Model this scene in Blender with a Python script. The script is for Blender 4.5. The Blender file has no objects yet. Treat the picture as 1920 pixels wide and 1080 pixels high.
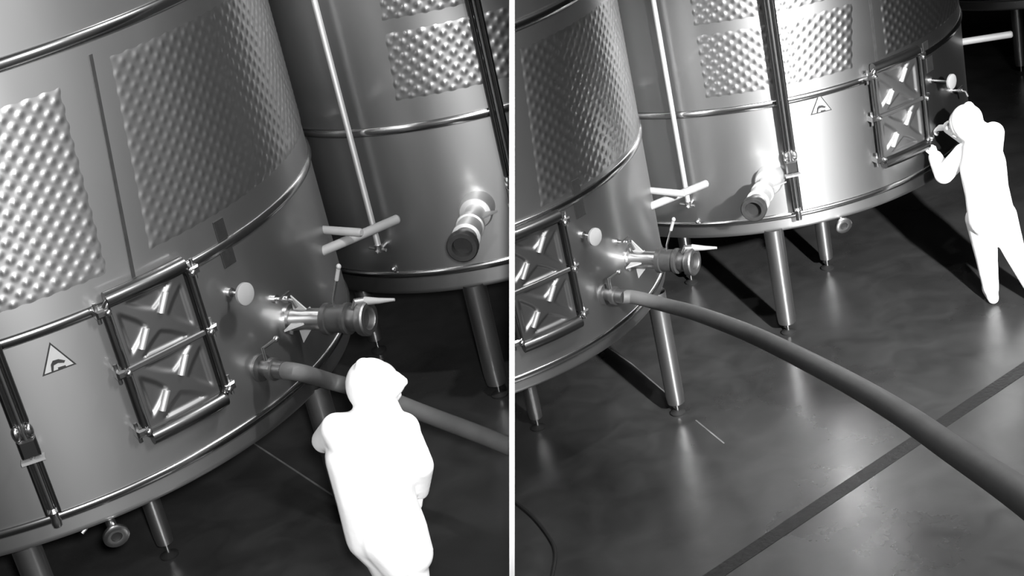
import bpy, bmesh, math, random
from mathutils import Vector, Matrix
random.seed(4)
PI = math.pi
def rad(d): return d * PI / 180
scene = bpy.context.scene
COL = scene.collection

# ------------------------------------------------------------------ camera
CAM_Z = 5.6995
PITCH, ROLL = rad(23.1236), rad(-12.7499)
cr, sr, cp, sp = math.cos(ROLL), math.sin(ROLL), math.cos(PITCH), math.sin(PITCH)
V_RIGHT = Vector((cr, sp * sr, cp * sr))
V_UP = Vector((-sr, sp * cr, cp * cr))
V_FWD = Vector((0, cp, -sp))
cam_data = bpy.data.cameras.new('camera')
cam_data.sensor_width = 36.0
cam_data.lens = 36.0 * 2900 / 1920
cam_data.clip_end = 200
cam = bpy.data.objects.new('camera', cam_data)
COL.objects.link(cam)
M = Matrix((V_RIGHT, V_UP, -V_FWD)).transposed().to_4x4()
M.translation = Vector((0, 0, CAM_Z))
cam.matrix_world = M
scene.camera = cam

# ------------------------------------------------------------------ world, lamps, exposure
scene.view_settings.view_transform = 'Standard'
scene.view_settings.look = 'None'
scene.view_settings.gamma = 1.0
scene.view_settings.exposure = 0.0
scene.view_settings.use_curve_mapping = False
world = bpy.data.worlds.new('dark_cellar_air')
scene.world = world
world.use_nodes = True
world.node_tree.nodes['Background'].inputs[0].default_value = (1, 1, 1, 1)
world.node_tree.nodes['Background'].inputs[1].default_value = 0.055

def lamp_spot(name, loc, target, power, size, angle, blend=0.35):
    d = bpy.data.lights.new(name, 'SPOT')
    d.energy = power; d.shadow_soft_size = size; d.spot_size = rad(angle); d.spot_blend = blend
    o = bpy.data.objects.new(name, d); COL.objects.link(o)
    o.location = loc
    o.rotation_euler = (Vector(target) - Vector(loc)).to_track_quat('-Z', 'Y').to_euler()
    return o
def lamp_area(name, loc, target, power, sx, sy):
    d = bpy.data.lights.new(name, 'AREA')
    d.energy = power; d.shape = 'RECTANGLE'; d.size = sx; d.size_y = sy
    o = bpy.data.objects.new(name, d); COL.objects.link(o)
    o.location = loc
    o.rotation_euler = (Vector(target) - Vector(loc)).to_track_quat('-Z', 'Y').to_euler()
    return o
# infra-red illuminators of the surveillance camera
lamp_spot('illuminator', (0.12, 0.2, CAM_Z + 0.05), (-2.0, 8.4, 2.5), 3300, 0.14, 34)
lamp_spot('illuminator', (4.0, 0.2, CAM_Z + 0.1), (2.45, 11.2, 0.9), 24000, 0.16, 28, 0.8)
# overhead lights: added fill, and one small lamp inferred from a second highlight
lamp_area('overhead_light', (3.6, 2.4, 7.2), (2.4, 5.2, 1.0), 420, 0.4, 2.4)  # added fill, brightens the near end of the hose and the floor
lamp_spot('fill_spot', (4.3, 3.4, 7.2), (2.8, 6.2, 0.4), 7500, 0.4, 48, 1.0)  # added spot that lifts the front right floor corner
lamp_area('overhead_light', (2.5, 7.0, 7.6), (-1.6, 7.5, 4.2), 150, 0.2, 0.2)
lamp_spot('fill_spot', (4.2, 6.6, 9.0), (-0.9, 9.2, 2.9), 1700, 0.5, 44, 1.0)  # added fill for the mid-tones of tanks LA and RA
lamp_spot('fill_spot', (0.95, 4.3, 9.2), (0.25, 9.2, 2.8), 1500, 0.15, 34)  # added to brighten tank LB beside the partition

# ------------------------------------------------------------------ materials (a monochrome infra-red view: neutral greys)
def new_mat(name):
    m = bpy.data.materials.new(name); m.use_nodes = True
    nt = m.node_tree
    return m, nt, nt.nodes['Principled BSDF']
def g(v): return (v, v, v, 1)
def mat_plain(name, v, rough=0.5, metal=0.0, noise=0.0, scale=8.0, bump=0.0, spec=None):
    m, nt, b = new_mat(name)
    b.inputs['Base Color'].default_value = g(v)
    b.inputs['Roughness'].default_value = rough
    b.inputs['Metallic'].default_value = metal
    if spec is not None: b.inputs['Specular IOR Level'].default_value = spec
    if noise or bump:
        tc = nt.nodes.new('ShaderNodeTexCoord')
        n = nt.nodes.new('ShaderNodeTexNoise'); n.inputs['Scale'].default_value = scale; n.inputs['Detail'].default_value = 4
        nt.links.new(tc.outputs['Object'], n.inputs['Vector'])
        if noise:
            r = nt.nodes.new('ShaderNodeMapRange')
            r.inputs['From Min'].default_value = 0.3; r.inputs['From Max'].default_value = 0.7
            r.inputs['To Min'].default_value = v * (1 - noise); r.inputs['To Max'].default_value = v * (1 + noise)
            nt.links.new(n.outputs['Fac'], r.inputs['Value']); nt.links.new(r.outputs[0], b.inputs['Base Color'])
        if bump:
            bp = nt.nodes.new('ShaderNodeBump'); bp.inputs['Strength'].default_value = bump; bp.inputs['Distance'].default_value = 0.01
            nt.links.new(n.outputs['Fac'], bp.inputs['Height']); nt.links.new(bp.outputs[0], b.inputs['Normal'])
    return m
def mat_steel(name, v, r_broad, r_tight, mix, aniso=0.0):
    """stainless steel: a broad and a tight reflection lobe; aniso for sheets brushed around the tank, which spread light up and down"""
    m, nt, b = new_mat(name)
    tc = nt.nodes.new('ShaderNodeTexCoord')
    mp = nt.nodes.new('ShaderNodeMapping'); mp.inputs['Scale'].default_value = (1.2, 1.2, 0.5)
    nt.links.new(tc.outputs['Object'], mp.inputs[0])
    n = nt.nodes.new('ShaderNodeTexNoise'); n.inputs['Scale'].default_value = 1.6; n.inputs['Detail'].default_value = 3
    nt.links.new(mp.outputs[0], n.inputs['Vector'])
    r = nt.nodes.new('ShaderNodeMapRange')
    r.inputs['From Min'].default_value = 0.3; r.inputs['From Max'].default_value = 0.7
    r.inputs['To Min'].default_value = v * 0.92; r.inputs['To Max'].default_value = v * 1.06
    nt.links.new(n.outputs['Fac'], r.inputs['Value'])
    b.inputs['Metallic'].default_value = 1.0
    b.inputs['Roughness'].default_value = r_broad
    if aniso:
        b.inputs['Anisotropic'].default_value = aniso
        up = nt.nodes.new('ShaderNodeCombineXYZ'); up.inputs['Z'].default_value = 1.0
        nt.links.new(up.outputs[0], b.inputs['Tangent'])
    nt.links.new(r.outputs[0], b.inputs['Base Color'])
    g2 = nt.nodes.new('ShaderNodeBsdfAnisotropic'); g2.inputs['Roughness'].default_value = r_tight
    nt.links.new(r.outputs[0], g2.inputs['Color'])
    mx = nt.nodes.new('ShaderNodeMixShader'); mx.inputs[0].default_value = mix
    nt.links.new(b.outputs[0], mx.inputs[1]); nt.links.new(g2.outputs[0], mx.inputs[2])
    nt.links.new(mx.outputs[0], nt.nodes['Material Output'].inputs[0])
    return m
M_SHELL = mat_steel('brushed_steel', 0.38, 0.44, 0.18, 0.25, 0.5)
M_JACKET = mat_steel('dimpled_steel', 0.44, 0.44, 0.24, 0.50, 0.6)
M_POL = mat_steel('polished_steel', 0.50, 0.34, 0.14, 0.5)
M_LEG = mat_steel('leg_steel', 0.45, 0.44, 0.22, 0.5)
M_WELD = mat_steel('polished_weld', 0.50, 0.22, 0.15, 0.4)
M_GUARD = mat_steel('dark_guard_steel', 0.10, 0.45, 0.25, 0.4)
M_PLATE = mat_plain('black_plate', 0.008, 0.6, 0, 0.3, 60)
M_TUBE = mat_steel('satin_tube_steel', 0.75, 0.62, 0.45, 0.3)
M_DOOR = mat_steel('pressed_steel', 0.19, 0.50, 0.30, 0.15)
M_ROLL = mat_steel('dark_rolled_rim', 0.15, 0.40, 0.18, 0.5)
M_DARK = mat_plain('dark_plastic', 0.025, 0.42, 0, 0.2, 20)
M_RUB = mat_plain('black_rubber', 0.008, 0.7, 0, 0.2, 20)
M_PALE = mat_plain('pale_enamel', 0.22, 0.6, 0, 0.06, 12)
M_SUIT = mat_plain('white_coverall_cloth', 0.93, 0.95, 0, 0.03, 9, 0.35)
M_GLOVE = mat_plain('white_glove', 0.90, 0.9, 0, 0.03, 20)
M_SKIN = mat_plain('skin', 0.62, 0.6, 0, 0.05, 20)
M_EYE = mat_plain('eye_dark', 0.02, 0.3)
M_HOSE = mat_plain('woven_hose', 0.075, 0.62, 0, 0.12, 6, 0.15)
M_WHITE = mat_plain('white_paint', 0.92, 0.8, 0, 0.02, 4)
M_PART = mat_plain('grey_panel', 0.10, 0.8, 0, 0.1, 3)
M_LINE = mat_plain('pale_joint', 0.10, 0.7, 0, 0.6, 5)
M_BWALL = mat_plain('dark_plaster', 0.012, 0.9, 0, 0.3, 1.5, 0.3)
M_SIGN = mat_plain('sign_face', 0.34, 0.6, 0, 0.04, 15)

def mat_floor():
    m, nt, b = new_mat('worn_epoxy_floor')
    tc = nt.nodes.new('ShaderNodeTexCoord')
    n1 = nt.nodes.new('ShaderNodeTexNoise'); n1.inputs['Scale'].default_value = 0.75; n1.inputs['Detail'].default_value = 6; n1.inputs['Roughness'].default_value = 0.6
    n2 = nt.nodes.new('ShaderNodeTexNoise'); n2.inputs['Scale'].default_value = 3.2; n2.inputs['Detail'].default_value = 5; n2.inputs['Distortion'].default_value = 0.7
    for n in (n1, n2): nt.links.new(tc.outputs['Object'], n.inputs['Vector'])
    a = nt.nodes.new('ShaderNodeMapRange'); a.inputs['From Min'].default_value = 0.3; a.inputs['From Max'].default_value = 0.7
    a.inputs['To Min'].default_value = 0.022; a.inputs['To Max'].default_value = 0.036
    nt.links.new(n1.outputs['Fac'], a.inputs['Value'])
    c = nt.nodes.new('ShaderNodeMapRange'); c.inputs['From Min'].default_value = 0.3; c.inputs['From Max'].default_value = 0.7
    c.inputs['To Min'].default_value = 0.75; c.inputs['To Max'].default_value = 1.2
    nt.links.new(n2.outputs['Fac'], c.inputs['Value'])
    mu = nt.nodes.new('ShaderNodeMath'); mu.operation = 'MULTIPLY'
    nt.links.new(a.outputs[0], mu.inputs[0]); nt.links.new(c.outputs[0], mu.inputs[1])
    nt.links.new(mu.outputs[0], b.inputs['Base Color'])
    rr = nt.nodes.new('ShaderNodeMapRange'); rr.inputs['From Min'].default_value = 0.3; rr.inputs['From Max'].default_value = 0.7
    rr.inputs['To Min'].default_value = 0.22; rr.inputs['To Max'].default_value = 0.4
    nt.links.new(n1.outputs['Fac'], rr.inputs['Value']); nt.links.new(rr.outputs[0], b.inputs['Roughness'])
    bp = nt.nodes.new('ShaderNodeBump'); bp.inputs['Strength'].default_value = 0.08; bp.inputs['Distance'].default_value = 0.02
    nt.links.new(n2.outputs['Fac'], bp.inputs['Height']); nt.links.new(bp.outputs[0], b.inputs['Normal'])
    return m
M_FLOOR = mat_floor()

# ------------------------------------------------------------------ mesh builder
class MB:
    def __init__(s): s.v = []; s.f = []
    def add(s, vs, fs, fn=None):
        o = len(s.v)
        s.v += [tuple(fn(*p)) if fn else tuple(p) for p in vs]
        s.f += [tuple(i + o for i in f) for f in fs]
        return s
    def box(s, x0, x1, y0, y1, z0, z1, fn=None):
        vs = [(x, y, z) for x in (x0, x1) for y in (y0, y1) for z in (z0, z1)]
        fs = [(0, 1, 3, 2), (4, 6, 7, 5), (0, 4, 5, 1), (2, 3, 7, 6), (0, 2, 6, 4), (1, 5, 7, 3)]
        return s.add(vs, fs, fn)
    def chbox(s, x0, x1, y0, y1, z0, z1, c, fn=None):
        """box whose outer (y1) face is chamfered by c"""
        vs = [(x0, y0, z0), (x1, y0, z0), (x1, y0, z1), (x0, y0, z1),
              (x0, y1 - c, z0), (x1, y1 - c, z0), (x1, y1 - c, z1), (x0, y1 - c, z1),
              (x0 + c, y1, z0 + c), (x1 - c, y1, z0 + c), (x1 - c, y1, z1 - c), (x0 + c, y1, z1 - c)]
        fs = [(3, 2, 1, 0), (0, 1, 5, 4), (1, 2, 6, 5), (2, 3, 7, 6), (3, 0, 4, 7),
              (4, 5, 9, 8), (5, 6, 10, 9), (6, 7, 11, 10), (7, 4, 8, 11), (8, 9, 10, 11)]
        return s.add(vs, fs, fn)
    def tube(s, pts, r, n=10, closed=False, fn=None, caps=True, flat=1.0):
        """swept round section along pts; r a number or a list"""
        P = [Vector(p) for p in pts]; N = len(P)
        R = r if isinstance(r, (list, tuple)) else [r] * N
        vs = []; fs = []
        up = None
        for i in range(N):
            a = P[(i - 1) % N] if (closed or i > 0) else P[i]
            b = P[(i + 1) % N] if (closed or i < N - 1) else P[i]
            t = (b - a).normalized()
            if up is None:
                up = Vector((0, 0, 1)) if abs(t.z) < 0.9 else Vector((1, 0, 0))
            u = t.cross(up).normalized(); w = u.cross(t).normalized(); up = w
            for k in range(n):
                q = 2 * PI * k / n
                vs.append(P[i] + u * (R[i] * math.cos(q)) + w * (R[i] * flat * math.sin(q)))
        m = N if closed else N - 1
        for i in range(m):
            for k in range(n):
                a = i * n + k; b = i * n + (k + 1) % n
                c = ((i + 1) % N) * n + (k + 1) % n; d = ((i + 1) % N) * n + k
                fs.append((a, b, c, d))
        if caps and not closed:
            fs.append(tuple(range(n - 1, -1, -1))); fs.append(tuple((N - 1) * n + k for k in range(n)))
        return s.add(vs, fs, fn)
    def lathe(s, prof, n=24, fn=None, axis='z', a0=0.0, a1=2 * PI):
        """prof: (radius, along) pairs"""
        full = abs(a1 - a0 - 2 * PI) < 1e-6
        cols = n if full else n + 1
        vs = []; fs = []
        for (r, h) in prof:
            for k in range(cols):
                q = a0 + (a1 - a0) * k / n
                x, y = r * math.cos(q), r * math.sin(q)
                vs.append((x, y, h) if axis == 'z' else ((x, h, y) if axis == 'y' else (h, x, y)))
        for i in range(len(prof) - 1):
            for k in range(n):
                k2 = (k + 1) % cols
                fs.append((i * cols + k, i * cols + k2, (i + 1) * cols + k2, (i + 1) * cols + k))
        return s.add(vs, fs, fn)
    def prism(s, poly, y0, y1, fn=None):
        """poly in x,z, extruded along y"""
        n = len(poly)
        vs = [(x, y0, z) for x, z in poly] + [(x, y1, z) for x, z in poly]
        fs = [tuple(range(n)), tuple(range(2 * n - 1, n - 1, -1))] + [(i, (i + 1) % n, n + (i + 1) % n, n + i) for i in range(n)]
        return s.add(vs, fs, fn)
    def ball(s, c, r, n=10, m=7, fn=None, sc=(1, 1, 1)):
        vs = [(c[0], c[1], c[2] + r * sc[2])]; fs = []
        for i in range(1, m):
            th = PI * i / m
            for k in range(n):
                q = 2 * PI * k / n
                vs.append((c[0] + r * sc[0] * math.sin(th) * math.cos(q), c[1] + r * sc[1] * math.sin(th) * math.sin(q), c[2] + r * sc[2] * math.cos(th)))
        vs.append((c[0], c[1], c[2] - r * sc[2])); last = len(vs) - 1
        for k in range(n):
            fs.append((0, 1 + k, 1 + (k + 1) % n)); fs.append((last, last - n + (k + 1) % n, last - n + k))
        for i in range(m - 2):
            for k in range(n):
                a = 1 + i * n + k; b = 1 + i * n + (k + 1) % n
                fs.append((a, b, b + n, a + n))
        return s.add(vs, fs, fn)
    def grid(s, nx, nz, func):
        vs = [func(i / (nx - 1), k / (nz - 1)) for k in range(nz) for i in range(nx)]
        fs = [(k * nx + i, k * nx + i + 1, (k + 1) * nx + i + 1, (k + 1) * nx + i) for k in range(nz - 1) for i in range(nx - 1)]
        return s.add(vs, fs)

HALF = 0.01293           # half thickness of the partition
CAMV = Vector((0, 0, CAM_Z))
def build(name, mb, mat, parent=None, side=None, origin=(0, 0, 0), smooth=True, label=None, kind=None, recalc=True, loc=None):
    """links mb as one mesh object; whatever would stick through the partition wall is cut off at it"""
    if not mb.v: return None
    O = Vector(origin)
    bm = None
    if side:
        sg = -1 if side == 'L' else 1
        d = [sg * ((Vector(p) + O - CAMV).dot(V_RIGHT)) - HALF - 0.002 for p in mb.v]
        if max(d) <= 0: return None
        cut = min(d) < 0
    else: cut = False
    me = bpy.data.meshes.new(name)
    me.from_pydata(mb.v, [], mb.f)
    if recalc or cut:
        bm = bmesh.new(); bm.from_mesh(me)
        if recalc: bmesh.ops.recalc_face_normals(bm, faces=bm.faces)
        if cut:
            bmesh.ops.bisect_plane(bm, geom=bm.verts[:] + bm.edges[:] + bm.faces[:], dist=1e-5,
                                   plane_co=CAMV + V_RIGHT * sg * (HALF + 0.002) - O, plane_no=V_RIGHT * sg, clear_inner=True)
        bm.to_mesh(me); bm.free()
    if not me.polygons:
        return None
    me.materials.append(mat)
    if smooth:
        me.polygons.foreach_set('use_smooth', [True] * len(me.polygons))
        try: me.set_sharp_from_angle(angle=rad(38))
        except Exception: pass
    o = bpy.data.objects.new(name, me); COL.objects.link(o)
    if parent is not None: o.parent = parent
    if loc is not None: o.location = loc
    if label: o['label'] = label
    if kind: o['kind'] = kind
    return o
def thing(name, label, cat, loc, group=None):
    o = bpy.data.objects.new(name, None); COL.objects.link(o)
    o.empty_display_size = 0.2
    o.location = loc; o['label'] = label; o['category'] = cat
    if group: o['group'] = group
    return o
def tag(o, label, cat, group=None):
    o['label'] = label; o['category'] = cat
    if group: o['group'] = group

# ------------------------------------------------------------------ the hall
Z_L = 1.05               # the bay on one side of the partition lies a metre higher
def slab(name, z, side, x0, x1, y0, y1, depth):
    mb = MB(); nx = 1
    mb.box(x0, x1, y0, y1, z - depth, z)
    return build(name, mb, M_FLOOR, None, side, kind='structure', smooth=False)
slab('floor', 0.0, 'R', -14, 16, 2.0, 26, 0.2)
slab('floor', Z_L, 'L', -14, 6, 2.0, 26, 0.2)
mb = MB().box(-14, 16, 26, 26.2, -0.2, 8.0)
build('wall_back', mb, M_BWALL, None, None, kind='structure', smooth=False)
mb = MB().box(16, 16.2, 2, 26, -0.2, 8.0)
build('wall_right', mb, M_BWALL, None, None, kind='structure', smooth=False)
mb = MB().box(-14.2, -14, 2, 26, -0.2, 8.0)
build('wall_left', mb, M_BWALL, None, None, kind='structure', smooth=False)

def pw(d, z, s):         # a point of the partition: distance along the view, world height, offset across
    h = (z - CAM_Z + d * sp - s * cp * sr) / (cp * cr)
    return CAMV + V_FWD * d + V_UP * h + V_RIGHT * s
def part_slab(name, d0, d1, mat, z0=0.0, z1=5.4):
    mb = MB()
    vs = [pw(d, z, s) for d in (d0, d1) for z in (z0, z1) for s in (-HALF, HALF)]
    mb.add(vs, [(0, 1, 3, 2), (4, 6, 7, 5), (0, 4, 5, 1), (2, 3, 7, 6), (0, 2, 6, 4), (1, 5, 7, 3)])
    return build(name, mb, mat, None, None, kind='structure', smooth=False)
part_slab('wall_partition', 7.56, 24.0, M_PART)
part_slab('trim_1', 7.50, 7.558, M_WHITE)

# ------------------------------------------------------------------ tank
def dimples(R, a0, a1, b0, b1, z0, z1, amp=1.0):
    """dimple jacket: a sheet with a staggered lattice of pressed pillows"""
    P = 0.086; A = 0.0060 * amp; SG = 0.0118; S = 10
    w = R * rad(a1 - a0); nx = max(2, int(w / P * S)); nz = int((z1 - z0) / P * S)
    def fn(u, t):
        x = u * w; z = z0 + t * (z1 - z0)
        e = min(x, w - x, z - z0, z1 - z)
        k = max(0.0, min(1.0, (e - 0.004) / 0.035)); k = k * k * (3 - 2 * k)
        fx = (x - 0.03) / P; fz = (z - z0 - 0.03) / P
        q = max(0.0, min(1.0, e / 0.05)); h = -0.001 + 0.0028 * q * q * (3 - 2 * q)
        if k > 0:
            for o_ in (0.0, 0.5):
                qx = fx - o_; qz = fz - o_
                dx = (qx - round(qx)) * P; dz = (qz - round(qz)) * P
                h += k * A * math.exp(-(dx * dx + dz * dz) / (2 * SG * SG))
        a = rad(a0 + (b0 - a0) * t + ((a1 - a0) + ((b1 - b0) - (a1 - a0)) * t) * u)
        return ((R + h) * math.cos(a), (R + h) * math.sin(a), z)
    mb = MB(); mb.grid(nx, nz, fn)
    return mb

def frame_of(R, az):
    a = rad(az); n = Vector((math.cos(a), math.sin(a), 0)); t = Vector((-math.sin(a), math.cos(a), 0))
    return n, t
def bend(R, az, z0):
    a = rad(az)
    return lambda x, y, z: ((R + y) * math.cos(a + x / R), (R + y) * math.sin(a + x / R), z0 + z)
def stiff(R, az, z0, turn=0.0):
    n, t = frame_of(R, az)
    c, s_ = math.cos(turn), math.sin(turn)
    def fn(x, y, z):
        x, y = c * x + s_ * y, -s_ * x + c * y
        return (n.x * (R + y) + t.x * x, n.y * (R + y) + t.y * x, z0 + z)
    return fn
def rrect(w, h, r, n=6):
    pts = []
    for cx, cz, q0 in ((w - r, h - r, 0), (-w + r, h - r, PI / 2), (-w + r, -h + r, PI), (w - r, -h + r, 1.5 * PI)):
        for i in range(n + 1):
            q = q0 + PI / 2 * i / n
            pts.append((cx + r * math.cos(q), cz + r * math.sin(q)))
    return pts

def tank(side, T, label, name='wine_tank'):
    R = T['R']; O = Vector((T['c'][0], T['c'][1], Z_L if side == 'L' else 0.0))
    root = thing(name, label, 'tank', O, 'stainless steel wine tanks')
    def part(nm, mb, mat, parent=None, **k):
        par = parent if parent is not None else root
        return build(nm, mb, mat, par, side, O, **k)
    b, l, m, u = T['b'], T['l'], T['m'], T['u']
    # shell with three pressed rings
    prof = [(0.0, b - 0.10), (R * 0.5, b - 0.075), (R * 0.93, b - 0.02), (R - 0.02, b - 0.006), (R - 0.006, b + 0.002), (R, b + 0.016), (R, b + 0.03)]
    for z in (l, m, u): prof += [(R, z - 0.05), (R, z), (R, z + 0.05)]
    prof += [(R, 4.40), (R, 4.45), (R - 0.02, 4.5), (0.45, 4.85), (0.43, 4.95), (0.0, 4.97)]
    part('shell', MB().lathe(prof, 256), M_SHELL)
    for z, h, d in ((l, 0.026, 0.013), (m, 0.030, 0.015), (u, 0.034, 0.018)):   # polished weld beads between the courses
        part('weld_bead', MB().lathe([(R - 0.003 + (d + 0.003) * math.sin(PI * i / 10), z - h * math.cos(PI * i / 10)) for i in range(11)], 256), M_WELD)
    for jk in T.get('jackets', []):
        part('dimple_jacket', dimples(R, *jk), M_JACKET, recalc=False)
    for (az, bz, z0, z1) in T.get('seams', []):
        def fs_(x, y, z, az=az, bz=bz, z0=z0, z1=z1):
            a = rad(az + (bz - az) * (z - z0) / (z1 - z0)) + x / R
            return ((R + y) * math.cos(a), (R + y) * math.sin(a), z)
        part('seam_strip', MB().box(-0.009, 0.009, -0.002, 0.006, z0, z1, fs_), M_DARK, smooth=False)
    # legs
    for (r, az, w, foot) in T.get('legs', []):
        x, y = r * R * math.cos(rad(az)), r * R * math.sin(rad(az))
        at = lambda px, py, pz, x=x, y=y: (px + x, py + y, pz)
        lg = part('leg', MB().lathe([(w * 0.46, 0.10), (w * 0.5, 0.16), (w * 0.52, b + 0.02)], 20, at).lathe([(0.0, 0.10), (w * 0.46, 0.10)], 20, at), M_LEG)
        if lg:
            part('foot', MB().lathe([(0.0, 0.0), (0.055, 0.0), (0.058, 0.014), (0.03, 0.026), (0.022, 0.03), (0.0, 0.03)], 18, at), M_RUB, lg)
            part('stud', MB().lathe([(0.014, 0.028), (0.014, 0.105)], 10, at), M_POL, lg)
    if 'door' in T: manhole(part, R, *T['door'])
    if 'outlet' in T: outlet(part, R, *T['outlet'])
    if 'dial' in T:
        az, z, out = T['dial']
        f = stiff(R, az, z)
        d = part('thermometer', MB().lathe([(0.0, out), (0.050, out), (0.060, out + 0.006), (0.060, out + 0.022), (0.053, out + 0.026), (0.0, out + 0.026)], 26, f, 'y'), M_PALE, label='round thermometer dial on a short stem')
        if d: part('stem', MB().lathe([(0.026, -0.01), (0.026, 0.02), (0.009, 0.024), (0.009, out + 0.002)], 12, f, 'y'), M_POL, d)
    for (az, z, w, h) in T.get('plates', []):
        part('name_plate', MB().chbox(-w / 2, w / 2, 0.001, 0.006, -h / 2, h / 2, 0.002, bend(R, az, z)), M_PLATE, label='small dark plate on the tank wall')
    if 'sign' in T:
        az, z = T['sign']; f = bend(R, az, z)
        s_ = part('warning_sign', MB().prism([(-0.085, -0.07), (0.085, -0.07), (0.0, 0.085)], 0.001, 0.0035, f), M_DARK, smooth=False, label='triangular warning sign with a dark symbol')
        if s_:
            part('sign_face', MB().prism([(-0.072, -0.062), (0.072, -0.062), (0.0, 0.07)], 0.003, 0.0045, f), M_SIGN, s_, smooth=False)
            sy = MB().prism([(-0.038, -0.062), (-0.028, -0.062), (-0.018, -0.034), (0.004, -0.030), (0.032, -0.040), (0.040, -0.030), (0.012, -0.012), (-0.016, -0.010), (-0.030, -0.026)], 0.004, 0.006, f)
            sy.prism([(-0.004, -0.062), (0.034, -0.062), (0.034, -0.054), (-0.004, -0.052)], 0.004, 0.006, f)
            part('symbol', sy, M_DARK, s_, smooth=False)
    if 'tap' in T:
        az, z = T['tap']; f = stiff(R, az, z)
        t = part('sample_tap', MB().lathe([(0.024, -0.01), (0.024, 0.02), (0.011, 0.022), (0.011, 0.06), (0.019, 0.062), (0.019, 0.10), (0.0, 0.102)], 14, f, 'y'), M_POL)
        if t:
            part('spout', MB().tube([(0, 0.085, 0), (0.0, 0.12, -0.01), (0.0, 0.135, -0.05)], 0.010, 8, fn=f), M_POL, t)
            part('handle', MB().box(-0.045, 0.045, 0.072, 0.086, 0.018, 0.028, f), M_POL, t)
    if 'coupling' in T:
        az, z = T['coupling']; f = stiff(R, az, z)
        c = part('hose_coupling', MB().lathe([(0.075, -0.01), (0.075, 0.012), (0.045, 0.016), (0.045, 0.07), (0.062, 0.072), (0.062, 0.105), (0.048, 0.108), (0.048, 0.17), (0.0, 0.17)], 22, f, 'y'), M_DOOR)
        if c:
            part('clamp_screw', MB().tube([(-0.03, 0.088, 0.07), (-0.03, 0.088, 0.14), (0.07, 0.088, 0.14)], 0.010, 8, fn=f).ball((0.08, 0.088, 0.14), 0.018, fn=f), M_POL, c)
    if 'drain' in T:
        az, z = T['drain']; f = stiff(R - 0.16, az, z)
        d = part('drain_valve', MB().tube([(0, 0.0, 0.06), (0, 0.10, -0.02), (0, 0.155, -0.07)], 0.026, 12, fn=f), M_POL)
        if d:
            def fr(x, y, zz, f=f): return f(x, 0.16 + y * 0.9 + zz * 0.2, -0.085 + zz * 0.95 - y * 0.2)
            part('outlet_ring', MB().lathe([(0.03, 0.0), (0.062, 0.0), (0.068, 0.01), (0.068, 0.03), (0.058, 0.036), (0.03, 0.034), (0.03, 0.0)], 24, fr, 'y'), M_POL, d)
            part('bore', MB().lathe([(0.0, 0.02), (0.031, 0.02)], 18, fr, 'y'), M_RUB, d)
            part('handle', MB().tube([(-0.02, 0.08, 0.0), (-0.10, 0.10, -0.01), (-0.15, 0.11, -0.035)], [0.009, 0.009, 0.012], 8, fn=f), M_POL, d)
    for (az, z, ln, turn, hh) in T.get('arms', []):
        f = stiff(R, az, z, turn)
        part('bracket_arm', MB().tube([(0, -0.08, 0), (0, ln - 0.01, 0), (0, ln, 0)], [hh / 2, hh / 2, hh / 2 * 0.7], 16, fn=f, flat=1.0), M_PALE)
    if 'thin_tube' in T:
        az, z0, z1 = T['thin_tube']; f = stiff(R, az, 0)
        o_ = 0.085
        t = part('level_tube', MB().tube([(0, o_, z0), (0, o_, z1)], 0.019, 14, fn=f), M_TUBE)
        if t:
            part('tube_fitting', MB().lathe([(0.026, z0 - 0.02), (0.026, z0 + 0.03), (0.0, z0 + 0.03)], 12, lambda x, y, z, f=f: f(x, y + o_, z)).tube([(-0.07, o_, z0 + 0.01), (0.05, o_, z0 - 0.01)], 0.011, 8, fn=f).tube([(0.0, -0.01, z0), (0, o_ + 0.05, z0 - 0.01)], 0.014, 8, fn=f), M_POL, t)
            part('tube_clamp', MB().tube([(0, -0.01, 4.0), (0, o_, 4.0)], 0.012, 8, fn=f), M_POL, t)
        part('wall_stud', MB().ball((0, 0.012, z0 - 0.18), 0.018, fn=stiff(R, az + 0.6, 0)), M_POL)
    if 'gauge' in T:
        az, z0, zb, zs, z1 = T['gauge']      # foot, end of the thin section, start of the guard, top
        f = stiff(R, az, 0); o_ = 0.10
        t = part('level_gauge', MB().tube([(0, o_, z0), (0, o_, z1)], 0.013, 12, fn=f), M_POL)
        if t:
            for sx in (-1, 1):
                part('gauge_guard', MB().chbox(sx * 0.030 - 0.014, sx * 0.030 + 0.014, o_ - 0.03, o_ + 0.022, zs + 0.02, z1, 0.012, f), M_GUARD, t)
                part('gauge_guard', MB().chbox(sx * 0.027 - 0.011, sx * 0.027 + 0.011, o_ - 0.02, o_ + 0.014, zb, zs - 0.18, 0.008, f), M_GUARD, t)
                part('union_nut', MB().ball((sx * 0.032, o_ + 0.005, zs - 0.02), 0.026, fn=f, sc=(0.8, 1, 1.6)), M_POL, t)
            part('gauge_body', MB().chbox(-0.046, 0.046, o_ - 0.03, o_ + 0.02, zs - 0.16, zs - 0.06, 0.012, f), M_GUARD, t)
            part('gauge_clip', MB().box(-0.058, 0.058, o_ - 0.03, o_ + 0.026, zs - 0.185, zs - 0.17, f), M_PALE, t)
            part('tube_fitting', MB().lathe([(0.0, z0 - 0.05), (0.022, z0 - 0.05), (0.026, z0 - 0.02), (0.02, z0 + 0.0), (0.026, z0 + 0.03), (0.014, z0 + 0.05)], 12, lambda x, y, z, f=f: f(x, y + o_, z)).tube([(0, -0.01, z0), (0, o_, z0)], 0.014, 8, fn=f), M_POL, t)
            part('wall_clamp', MB().tube([(0, -0.01, zs - 0.11), (0, o_, zs - 0.11)], 0.014, 8, fn=f), M_POL, t)
    return root

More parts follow.
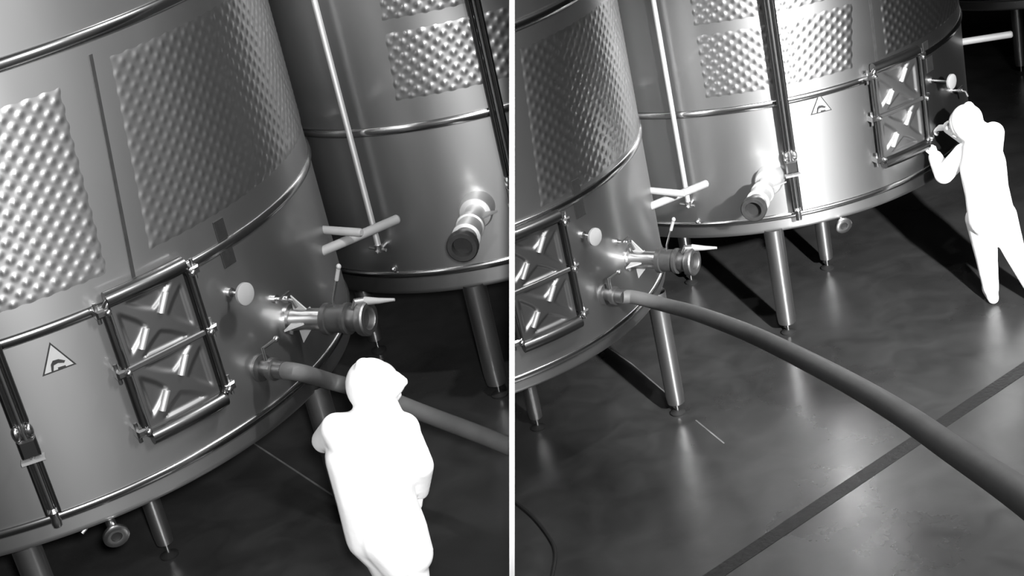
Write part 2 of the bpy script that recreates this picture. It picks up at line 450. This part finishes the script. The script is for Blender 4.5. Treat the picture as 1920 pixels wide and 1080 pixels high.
def manhole(part, R, az, z, hw, hh):
    """rectangular manhole door: raised collar, pressed cover with two X stampings, clamps"""
    f = bend(R, az, z)
    dr = part('manhole_door', MB().tube([(x, 0.062, zz) for x, zz in rrect(hw, hh, 0.07)], 0.020, 12, closed=True, fn=f), M_ROLL)
    if not dr: return
    for zz in (-hh, hh):
        part('rim_roll', MB().tube([(-hw + 0.02 + (2 * hw - 0.04) * i / 8, 0.055, zz) for i in range(9)], 0.043, 14, fn=f), M_ROLL, dr)
    # collar wall behind the rim
    cw = MB(); P1 = rrect(hw - 0.01, hh - 0.01, 0.07); n = len(P1)
    cw.add([(x, y, zz) for y in (-0.01, 0.06) for x, zz in P1], [(i, (i + 1) % n, n + (i + 1) % n, n + i) for i in range(n)], f)
    part('collar', cw, M_DOOR, dr)
    # cover with X stampings
    w, h = hw - 0.032, hh - 0.032
    def seg(px, pz, ax, az_, bx, bz):
        dx, dz = bx - ax, bz - az_
        t = max(0, min(1, ((px - ax) * dx + (pz - az_) * dz) / (dx * dx + dz * dz)))
        return math.hypot(px - ax - t * dx, pz - az_ - t * dz)
    def hf(u, t):
        x = -w + 2 * w * u; zz = -h + 2 * h * t
        if abs(zz) < 0.02: d = 0.0
        else: d = 9
        c = h * 0.5 * (1 if zz > 0 else -1)
        hx, hz = w - 0.035, h * 0.5 - 0.03
        d = min(d, seg(x, zz, -hx, c - hz, hx, c + hz), seg(x, zz, -hx, c + hz, hx, c - hz))
        d2 = math.hypot(x, zz - c)
        d -= 0.020 + 0.030 * math.exp(-(d2 / 0.07) ** 2)
        e = min(w - abs(x), h - abs(zz), abs(zz) + 0.004)
        k = max(0.0, min(1.0, d / 0.026)); k = k * k * (3 - 2 * k)
        q = max(0.0, min(1.0, (e - 0.018) / 0.02)); q = q * q * (3 - 2 * q)
        y = 0.050 - 0.014 * k * q
        return f(x, y, zz)
    mbx = MB(); mbx.grid(56, 92, hf)
    part('cover', mbx, M_DOOR, dr, recalc=False)
    # cross bar between the two stampings and bolts in the corners
    part('cross_bar', MB().chbox(-w - 0.05, w + 0.05, 0.052, 0.072, -0.016, 0.016, 0.006, f), M_DOOR, dr)
    for sx in (-1, 1):
        for zz in (-hh + 0.05, 0.0, hh - 0.05):
            cl = part('clamp', MB().chbox(sx * (hw + 0.018) - 0.032, sx * (hw + 0.018) + 0.032, 0.0, 0.088, zz - 0.022, zz + 0.022, 0.010, f)
                      .tube([(sx * (hw + 0.035), 0.05, zz - 0.055), (sx * (hw + 0.035), 0.05, zz + 0.055)], 0.010, 8, fn=f)
                      .ball((sx * (hw - 0.004), 0.094, zz), 0.020, fn=f), M_POL, dr)
    # wing levers on the stampings
    for zz in (h * 0.5, -h * 0.5):
        for q in (1, -1):
            cx, cz = q * 0.075 - 0.020, zz + q * 0.065 + 0.006
            part('pressed_rib', MB().tube([(cx - 0.028, 0.052, cz - 0.045), (cx + 0.028, 0.052, cz + 0.045)], 0.017, 10, fn=f), M_TUBE, dr)

def outlet(part, R, az, z, turn, fins):
    f0 = stiff(R, az, z, turn)
    ky = 1.10 if len(fins) == 1 else 0.86
    f = lambda x, y, zz: f0(x, y * ky, zz)
    v = part('outlet_valve', MB().lathe(([(0.108, -0.04), (0.108, 0.085), (0.098, 0.10), (0.066, 0.105), (0.062, 0.12), (0.062, 0.30)] if len(fins) == 1 else [(0.085, -0.02), (0.085, 0.015), (0.064, 0.02), (0.060, 0.10), (0.060, 0.30)]), 30, f, 'y'), M_TUBE if len(fins) == 1 else M_POL)
    if not v: return
    for k in fins:
        q = -PI / 2 * k
        y0 = 0.105 if len(fins) == 1 else 0.045
        def fg(x, y, zz, q=q): return f(x * math.cos(q) - zz * math.sin(q), y, x * math.sin(q) + zz * math.cos(q))
        part('gusset', MB().add([(-0.005, y0, 0.055), (-0.005, y0 + 0.005, 0.145), (-0.005, y0 + 0.10, 0.055), (0.005, y0, 0.055), (0.005, y0 + 0.005, 0.145), (0.005, y0 + 0.10, 0.055)],
                               [(0, 1, 2), (5, 4, 3), (0, 3, 4, 1), (1, 4, 5, 2), (2, 5, 3, 0)], fg), M_PALE, v, smooth=False)
    part('valve_body', MB().lathe([(0.062, 0.26), (0.088, 0.265), (0.088, 0.30), (0.078, 0.305), (0.078, 0.41), (0.088, 0.415), (0.088, 0.44), (0.064, 0.445)], 28, f, 'y'), M_TUBE if len(fins) == 1 else M_DARK, v)
    part('end_ring', MB().lathe([(0.064, 0.44), (0.070, 0.45), (0.070, 0.52), (0.090, 0.525), (0.096, 0.54), (0.096, 0.575), (0.088, 0.585), (0.062, 0.585), (0.058, 0.575), (0.058, 0.53)], 28, f, 'y'), M_DARK if len(fins) == 1 else M_DOOR, v)
    part('bore', MB().lathe([(0.0, 0.54), (0.06, 0.54)], 24, f, 'y'), M_RUB, v)
    if len(fins) == 1: return
    hd = part('handle', MB().tube([(0.0, 0.35, 0.07), (0.0, 0.36, 0.12), (0.02, 0.43, 0.27)], 0.008, 8, fn=f), M_POL, v)
    if hd: part('grip', MB().tube([(0.014, 0.41, 0.225), (0.022, 0.44, 0.29)], 0.013, 10, fn=f).ball((0.023, 0.445, 0.30), 0.016, fn=f), M_PALE, hd)
    part('lever', MB().tube([(0.03, 0.56, 0.09), (0.04, 0.66, 0.085), (0.05, 0.76, 0.085)], [0.024, 0.016, 0.008], 10, fn=f), M_PALE, v)
    part('lever_boss', MB().tube([(-0.02, 0.50, 0.07), (-0.01, 0.52, 0.105), (0.03, 0.56, 0.09)], [0.016, 0.02, 0.022], 10, fn=f), M_DOOR, v)

LA = dict(c=(-2.947, 8.776), R=1.946, b=0.915, l=1.037, m=2.002, u=3.27,
          jackets=[(-118, -57.3, -116, -55.3, 2.14, 3.10), (-51.0, 40, -47.5, 43, 2.16, 3.15, 0.6)], seams=[(-54.2, -49.9, 2.08, 3.18)],
          legs=[(0.48, -50, 0.11, 0), (0.98, -25, 0.15, 0), (0.88, -83.5, 0.15, 0)],
          door=(-53.4, 1.665, 0.235, 0.385), outlet=(-27.8, 1.40, 0.0, (0, 1, 2, 3)), dial=(-39.4, 1.76, 0.10), sign=(-68.6, 1.85),
          plates=[(-37.5, 2.09, 0.075, 0.11), (-37.6, 1.95, 0.09, 0.12)], tap=(-30.5, 1.57), coupling=(-37.7, 1.28), drain=(-69.1, 0.92),
          arms=[(-8.7, 1.523, 0.52, rad(38), 0.058), (-4.7, 1.60, 0.30, rad(-35), 0.05)], gauge=(-76.0, 1.09, 1.11, 1.60, 4.2))
LB = dict(c=(-0.017, 10.535), R=1.430, b=0.815, l=0.954, m=1.932, u=3.2,
          jackets=[(-107.7, -55, -106.4, -55, 2.10, 2.55), (-106.3, -55, -104.0, -55, 2.60, 3.1)], seams=[],
          legs=[(0.74, -167, 0.12, 0), (0.97, -99, 0.15, 0)],
          outlet=(-93.2, 1.35, -0.16, (1,)), thin_tube=(-119.8, 1.18, 4.2), gauge=(-83.8, 1.00, 1.02, 1.52, 4.2))
RA = dict(c=(-0.613, 10.943), R=1.793, b=1.009, l=1.109, m=2.14, u=3.385,
          jackets=[(-60.0, 30, -57, 33, 2.18, 3.25, 0.6)], seams=[],
          legs=[(0.39, -35, 0.11, 0), (0.98, -22, 0.14, 0)],
          door=(-64.0, 1.73, 0.24, 0.385), outlet=(-35.7, 1.49, 0.0, (0, 1, 2, 3)), dial=(-50.2, 1.88, 0.10),
          plates=[(-49.3, 2.21, 0.075, 0.11), (-49.5, 2.06, 0.09, 0.12)], tap=(-39.8, 1.68), coupling=(-46.9, 1.39),
          arms=[(-14.2, 1.605, 0.50, rad(38), 0.058), (-10.5, 1.68, 0.30, rad(-35), 0.05)])
RB = dict(c=(2.437, 12.895), R=1.777, b=0.911, l=1.029, m=1.953, u=3.25,
          jackets=[(-112.9, -75.3, -112.9, -73.0, 2.06, 2.58), (-112.9, -72.8, -112.9, -70.5, 2.63, 3.15), (-66.0, 10, -66, 10, 2.07, 3.15)], seams=[(-68.6, -68.2, 2.02, 3.2)],
          legs=[(0.52, -159, 0.11, 0), (0.98, -101, 0.15, 0), (0.41, -67, 0.12, 0)],
          door=(-64.0, 1.65, 0.24, 0.385), outlet=(-99.6, 1.37, -0.28, (1,)), dial=(-50.3, 1.72, 0.17), sign=(-85.1, 1.87),
          plates=[(-51.2, 1.99, 0.075, 0.11), (-50.1, 1.85, 0.09, 0.12)], tap=(-40.0, 1.52), drain=(-83.4, 0.94),
          arms=[(-18.5, 1.71, 0.40, rad(5), 0.058)], thin_tube=(-120.4, 1.24, 4.2), gauge=(-94.6, 1.07, 1.09, 1.57, 4.2))
RC = dict(c=(6.75, 17.0), R=1.8, b=0.90, l=1.018, m=1.944, u=3.25, legs=[(0.68, -129, 0.12, 0), (0.72, -122, 0.10, 0), (0.95, -60, 0.14, 0)], jackets=[(-140, -60, -140, -60, 2.07, 3.15)])
tank('L', LA, 'big dimpled steel tank with warning triangle and X-stamped door, behind the walking worker')
tank('L', LB, 'tank cut off by the white divider, valve end facing the viewer, left bay')
tank('R', RA, 'tank at the white divider with a half visible door and the long hose')
tank('R', RB, 'brightly lit steel tank whose manhole door the reaching worker handles')
tank('R', RC, 'farthest tank, only its underside and legs showing in the upper right corner')

# ------------------------------------------------------------------ hoses
def smooth_path(P, n=6):
    P = [Vector(p) for p in P]; out = []
    Q = [P[0] * 2 - P[1]] + P + [P[-1] * 2 - P[-2]]
    for i in range(1, len(Q) - 2):
        for k in range(n):
            t = k / n
            a, b_, c, d = Q[i - 1], Q[i], Q[i + 1], Q[i + 2]
            out.append(0.5 * ((2 * b_) + (c - a) * t + (2 * a - 5 * b_ + 4 * c - d) * t * t + (3 * b_ - a - 3 * c + d) * t ** 3))
    out.append(P[-1])
    return out
hp = [(0.780, 9.79, 1.262), (0.854, 9.70, 1.255), (0.969, 9.248, 1.383), (1.064, 8.673, 1.564), (1.139, 7.723, 1.887), (1.199, 6.957, 2.131), (1.270, 5.899, 2.453), (1.292, 4.990, 2.743), (1.280, 4.273, 2.974), (1.20, 3.5, 3.30), (1.087, 2.714, 3.652), (0.959, 1.899, 4.035)]
def hose(name, path, side, label):
    o = build(name, MB().tube(smooth_path(path), 0.0475, 18), M_HOSE, None, side)
    tag(o, label, 'hose')
    return o
hp_l = [(-1.285, 7.95, 2.07), (-1.111, 7.888, 2.019), (-0.882, 7.751, 1.952), (-0.604, 7.502, 1.879), (-0.333, 7.170, 1.864), (-0.142, 6.856, 1.892)]

def tank_pt(T, side, az, z, out):
    n, t = frame_of(T['R'], az)
    return (T['c'][0] + n.x * (T['R'] + out), T['c'][1] + n.y * (T['R'] + out), z + (Z_L if side == 'L' else 0))
hp_l = [tank_pt(LA, 'L', -37.7, 1.28, 0.15), tank_pt(LA, 'L', -36.6, 1.25, 0.24)] + hp_l[1:]
hp = [tank_pt(RA, 'R', -46.9, 1.39, 0.15), tank_pt(RA, 'R', -45.4, 1.37, 0.22)] + hp[2:]
hose('hose', hp_l, 'L', 'short stretch of grey hose passing behind the walking worker')
hose('hose', hp, 'R', 'long thick grey hose hanging across the floor toward the lower right')

# ------------------------------------------------------------------ floor details
def ribbon(name, pts, w, z, mat, side, kind='structure'):
    mb = MB(); P = [Vector((p[0], p[1], z)) for p in pts]
    vs = []; 
    for i, p in enumerate(P):
        t = (P[min(i + 1, len(P) - 1)] - P[max(i - 1, 0)]).normalized(); n = Vector((-t.y, t.x, 0))
        vs += [p + n * w / 2, p - n * w / 2]
    n = len(P)
    vs += [v - Vector((0, 0, 0.004)) for v in vs]
    fs = [(2 * i, 2 * i + 1, 2 * i + 3, 2 * i + 2) for i in range(n - 1)]
    k = 2 * n
    fs += [(k + 2 * i, k + 2 * i + 2, k + 2 * i + 3, k + 2 * i + 1) for i in range(n - 1)]
    fs += [(2 * i, 2 * i + 2, k + 2 * i + 2, k + 2 * i) for i in range(n - 1)] + [(2 * i + 1, k + 2 * i + 1, k + 2 * i + 3, 2 * i + 3) for i in range(n - 1)]
    mb.add(vs, fs)
    return build(name, mb, mat, None, side, kind=kind, smooth=False)
M_DRAIN = mat_plain('wet_drain_channel', 0.004, 0.55, 0, 0.7, 30, 0.6)
A0, B0 = Vector((0.80, 8.115)), Vector((3.51, 9.805))
dv = (B0 - A0)
ribbon('trim_2', [A0 + dv * t for t in (-1.2, 0, 0.25, 0.5, 0.75, 1, 2.5)], 0.115, 0.003, M_DRAIN, 'R')
ribbon('trim_3', [(0.62, 11.80), (0.816, 11.256), (1.0, 10.59)], 0.012, 0.003, M_LINE, 'R')
ribbon('trim_4', [(1.12, 10.12), (1.245, 9.697)], 0.012, 0.003, M_LINE, 'R')
ribbon('trim_5', [(-1.95, 9.33), (-1.51, 8.60), (-1.33, 8.30)], 0.012, Z_L + 0.003, M_LINE, 'L')
cb = build('cable', MB().tube(smooth_path([(-0.40, 9.75, 0.013), (-0.318, 9.544, 0.013), (-0.209, 9.279, 0.013), (-0.128, 8.98, 0.013), (-0.108, 8.771, 0.013), (-0.16, 8.504, 0.013), (-0.255, 8.149, 0.013)]), 0.013, 8), M_RUB, None, 'R')
tag(cb, 'thin dark cable curving over the floor beside the white divider', 'cable')

# ------------------------------------------------------------------ people
def remeshed(name, mb, voxel, smooth_it):
    me = bpy.data.meshes.new(name); me.from_pydata(mb.v, [], mb.f)
    bm = bmesh.new(); bm.from_mesh(me); bmesh.ops.recalc_face_normals(bm, faces=bm.faces); bm.to_mesh(me); bm.free()
    o = bpy.data.objects.new(name, me); COL.objects.link(o)
    r = o.modifiers.new('r', 'REMESH'); r.mode = 'VOXEL'; r.voxel_size = voxel
    s_ = o.modifiers.new('s', 'SMOOTH'); s_.factor = 0.5; s_.iterations = smooth_it
    dg = bpy.context.evaluated_depsgraph_get()
    m2 = bpy.data.meshes.new_from_object(o.evaluated_get(dg))
    bpy.data.objects.remove(o); bpy.data.meshes.remove(me)
    m2.polygons.foreach_set('use_smooth', [True] * len(m2.polygons))
    m2.name = name
    return m2
def limb(mb, pts, rs):
    for i in range(len(pts) - 1):
        a, b_ = Vector(pts[i]), Vector(pts[i + 1])
        mb.tube([a, b_], [rs[i], rs[i + 1]], 16)
    for p, r in zip(pts, rs): mb.ball(p, r, 16, 10)
def hand(mb, wrist, d, palm_n, s=1.0, curl=0.5, thumb_side=1):
    """palm, four unequal bent fingers and a thumb leaving the side of the palm"""
    d = Vector(d).normalized(); n = Vector(palm_n); n = (n - d * n.dot(d)).normalized(); t = d.cross(n)
    W = Vector(wrist)
    for k in (-1, 0, 1):
        limb(mb, [W + t * 0.016 * k * s, W + d * 0.085 * s + t * 0.026 * k * s], [0.019 * s, 0.016 * s])
    for k, ln in enumerate((0.070, 0.082, 0.076, 0.058)):
        base = W + d * 0.088 * s + t * (0.033 - 0.022 * k) * s * thumb_side
        p1 = base + (d * math.cos(curl * 0.5) + n * math.sin(curl * 0.5)) * ln * 0.5 * s
        p2 = p1 + (d * math.cos(curl * 1.3) + n * math.sin(curl * 1.3)) * ln * 0.32 * s
        p3 = p2 + (d * math.cos(curl * 2.0) + n * math.sin(curl * 2.0)) * ln * 0.25 * s
        limb(mb, [base, p1, p2, p3], [0.0105 * s, 0.0098 * s, 0.009 * s, 0.008 * s])
    b0 = W + d * 0.025 * s + t * 0.03 * s * thumb_side
    b1 = b0 + (d * 0.7 + t * 0.65 * thumb_side + n * 0.25).normalized() * 0.045 * s
    b2 = b1 + (d * 0.9 + t * 0.2 * thumb_side + n * 0.4).normalized() * 0.035 * s
    limb(mb, [b0, b1, b2], [0.015 * s, 0.012 * s, 0.010 * s])
def foot(mb, ankle, d, floor_z):
    A = Vector(ankle); d = Vector(d).normalized()
    heel = Vector((A.x, A.y, floor_z + 0.045)) - d * 0.05; ball_ = Vector((A.x, A.y, floor_z + 0.042)) + d * 0.12; toe = Vector((A.x, A.y, floor_z + 0.036)) + d * 0.19
    limb(mb, [A, heel], [0.055, 0.045]); limb(mb, [heel, ball_, toe], [0.045, 0.045, 0.034]); limb(mb, [A, ball_], [0.052, 0.043])

def person(J, floor_z, face_dir, label, peak=None, torso_w=0.075, pose=None):
    J = {k: Vector(v) for k, v in J.items()}
    P0 = Vector((J['pelvis'].x, J['pelvis'].y, floor_z))
    root = thing('person', label, 'person', P0)
    fd = Vector(face_dir); fd.z = 0; fd.normalize()          # way the body faces
    rt = Vector((fd.y, -fd.x, 0))                            # the person's right
    mb = MB()
    w = torso_w
    for k in (-1, 1):
        o_ = rt * w * k
        limb(mb, [J['top'] + o_ * 0.9, J['chest'] + o_, J['waist'] + o_ * 0.92, J['pelvis'] + o_ * 1.0, J['hem'] + o_ * 0.8],
             [0.10, 0.128, 0.122, 0.130, 0.110])
    limb(mb, [J['waist'], J['pelvis'] - fd * 0.03, J['hem'] - fd * 0.02], [0.12, 0.135, 0.12])
    limb(mb, [J['top'], J['neck'], J['head'] - Vector((0, 0, 0.05))], [0.125, 0.085, 0.10])
    limb(mb, [J['chest'] + rt * 0.03, J['shR']], [0.12, 0.086]); limb(mb, [J['chest'] - rt * 0.03, J['shL']], [0.12, 0.08])
    limb(mb, [J['head'] - Vector((0, 0, 0.03)), J['shR'] + (J['top'] - J['shR']) * 0.25], [0.09, 0.075])
    # hood
    mb.ball(J['head'] + Vector((0, 0, 0.005)), 0.122, 20, 14, sc=(1.0, 1.02, 1.1))
    limb(mb, [J['head'] + Vector((0, 0, 0.03)) - fd * 0.02, J['head'] + Vector((0, 0, 0.125)) - fd * 0.03], [0.105, 0.042])
    if peak: limb(mb, [J['head'] + Vector((0, 0, 0.02)), J['head'] + Vector(peak) * 0.6, J['head'] + Vector(peak)], [0.115, 0.065, 0.022])
    for s_ in 'LR':
        ak = pose.get('sleeve', 1.0)
        limb(mb, [J['top'], J['sh' + s_], J['el' + s_], J['wr' + s_]], [0.10, 0.078, 0.062 * ak, 0.046 * ak])
        limb(mb, [J['hip' + s_], J['kn' + s_], J['an' + s_]], [0.125, 0.085, 0.062])
        foot(mb, J['an' + s_], J.get('ft' + s_, fd), floor_z)
    me = remeshed('body', mb, 0.011, 6)
    me.materials.append(M_SUIT)
    b = bpy.data.objects.new('body', me); COL.objects.link(b); b.parent = root
    for v in me.vertices: v.co -= P0
    b['label'] = 'white hooded protective coverall with boots'
    # hands in gloves
    for s_ in 'LR':
        mh = MB()
        d = J['ha' + s_] - J['wr' + s_]
        hand(mh, [0, 0, 0], d, pose['palm' + s_], 1.0, pose.get('curl' + s_, 0.5), 1 if s_ == 'L' else -1)
        mm = remeshed('hand', mh, 0.0045, 3); mm.materials.append(M_GLOVE)
        h = bpy.data.objects.new('hand', mm); COL.objects.link(h); h.parent = root
        h.location = J['wr' + s_] - P0
    # face in the hood opening
    fc = Vector(pose['face']).normalized(); sd = Vector((-fc.y, fc.x, 0)).normalized(); upv = sd.cross(fc) * -1
    if upv.z < 0: upv = -upv
    H = J['head'] + fc * 0.055 - P0
    mf = MB()
    mf.ball(H, 0.085, 18, 14, sc=(1, 1, 1.25))
    limb(mf, [H + fc * 0.08 + upv * 0.02, H + fc * 0.108 - upv * 0.02], [0.012, 0.017])
    limb(mf, [H + fc * 0.078 - upv * 0.05 - sd * 0.02, H + fc * 0.083 - upv * 0.05, H + fc * 0.078 - upv * 0.05 + sd * 0.02], [0.007, 0.009, 0.007])
    limb(mf, [H + fc * 0.05 - upv * 0.085, H + fc * 0.07 - upv * 0.085], [0.03, 0.02])
    mm = remeshed('face', mf, 0.006, 3); mm.materials.append(M_SKIN)
    fo = bpy.data.objects.new('face', mm); COL.objects.link(fo); fo.parent = root
    for k in (-1, 1):
        build('eye', MB().ball(H + fc * 0.076 + upv * 0.015 + sd * 0.032 * k, 0.012, 10, 8), M_EYE, fo)
    return root

JL = dict(pelvis=(-0.847, 6.428, 1.850), waist=(-0.849, 6.407, 2.076), chest=(-0.835, 6.409, 2.292), top=(-0.802, 6.433, 2.407), neck=(-0.771, 6.457, 2.481), head=(-0.735, 6.471, 2.607),
          shL=(-0.936, 6.417, 2.459), shR=(-0.646, 6.451, 2.363), elL=(-1.030, 6.558, 2.345), wrL=(-0.952, 6.80, 2.20), haL=(-0.90, 6.88, 2.18),
          elR=(-0.600, 6.406, 2.183), wrR=(-0.650, 6.531, 1.980), haR=(-0.676, 6.569, 1.897), hipL=(-0.885, 6.42, 1.86), hipR=(-0.791, 6.434, 1.831),
          knL=(-0.87, 6.50, 1.47), knR=(-0.792, 6.404, 1.493), anL=(-0.90, 6.38, 1.22), anR=(-0.761, 6.438, 1.133), hem=(-0.815, 6.428, 1.72),
          ftL=(0.3, 1, 0), ftR=(0.4, 1, 0))
person(JL, Z_L, (0.25, 1, 0), 'person in a white hooded coverall seen from behind, walking in front of the big tank', peak=(0.15, 0.02, -0.02),
       pose=dict(palmL=(0, 0, -1), palmR=(-1, 0, 0), curlL=0.7, curlR=0.4, face=(0.9, 0.5, -0.1)))
JR = dict(pelvis=(3.755, 10.949, 0.724), waist=(3.741, 10.954, 0.937), chest=(3.740, 10.986, 1.131), top=(3.747, 11.004, 1.286), neck=(3.716, 11.036, 1.371), head=(3.679, 11.080, 1.484),
          shL=(3.627, 11.077, 1.238), shR=(3.820, 10.927, 1.406), elL=(3.483, 11.146, 1.071), wrL=(3.479, 11.306, 1.163), haL=(3.478, 11.359, 1.227),
          elR=(3.763, 11.322, 1.254), wrR=(3.655, 11.43, 1.335), haR=(3.590, 11.469, 1.335), hipL=(3.686, 10.972, 0.710), hipR=(3.822, 10.926, 0.717),
          knL=(3.704, 10.987, 0.354), knR=(3.878, 10.854, 0.435), anL=(3.702, 10.946, 0.105), anR=(3.987, 10.764, 0.085), hem=(3.755, 10.949, 0.66), ftL=(0.12, 1, 0), ftR=(0.3, 1, 0))
person(JR, 0.0, (-0.54, 0.83, 0), 'person in white hooded coverall with both arms raised toward a manhole door', peak=None,
       pose=dict(palmL=(-0.5, 0.8, 0), palmR=(-0.3, 0.2, -1), curlL=1.25, curlR=1.25, sleeve=1.22, face=(-0.8, 0.6, -0.2)))
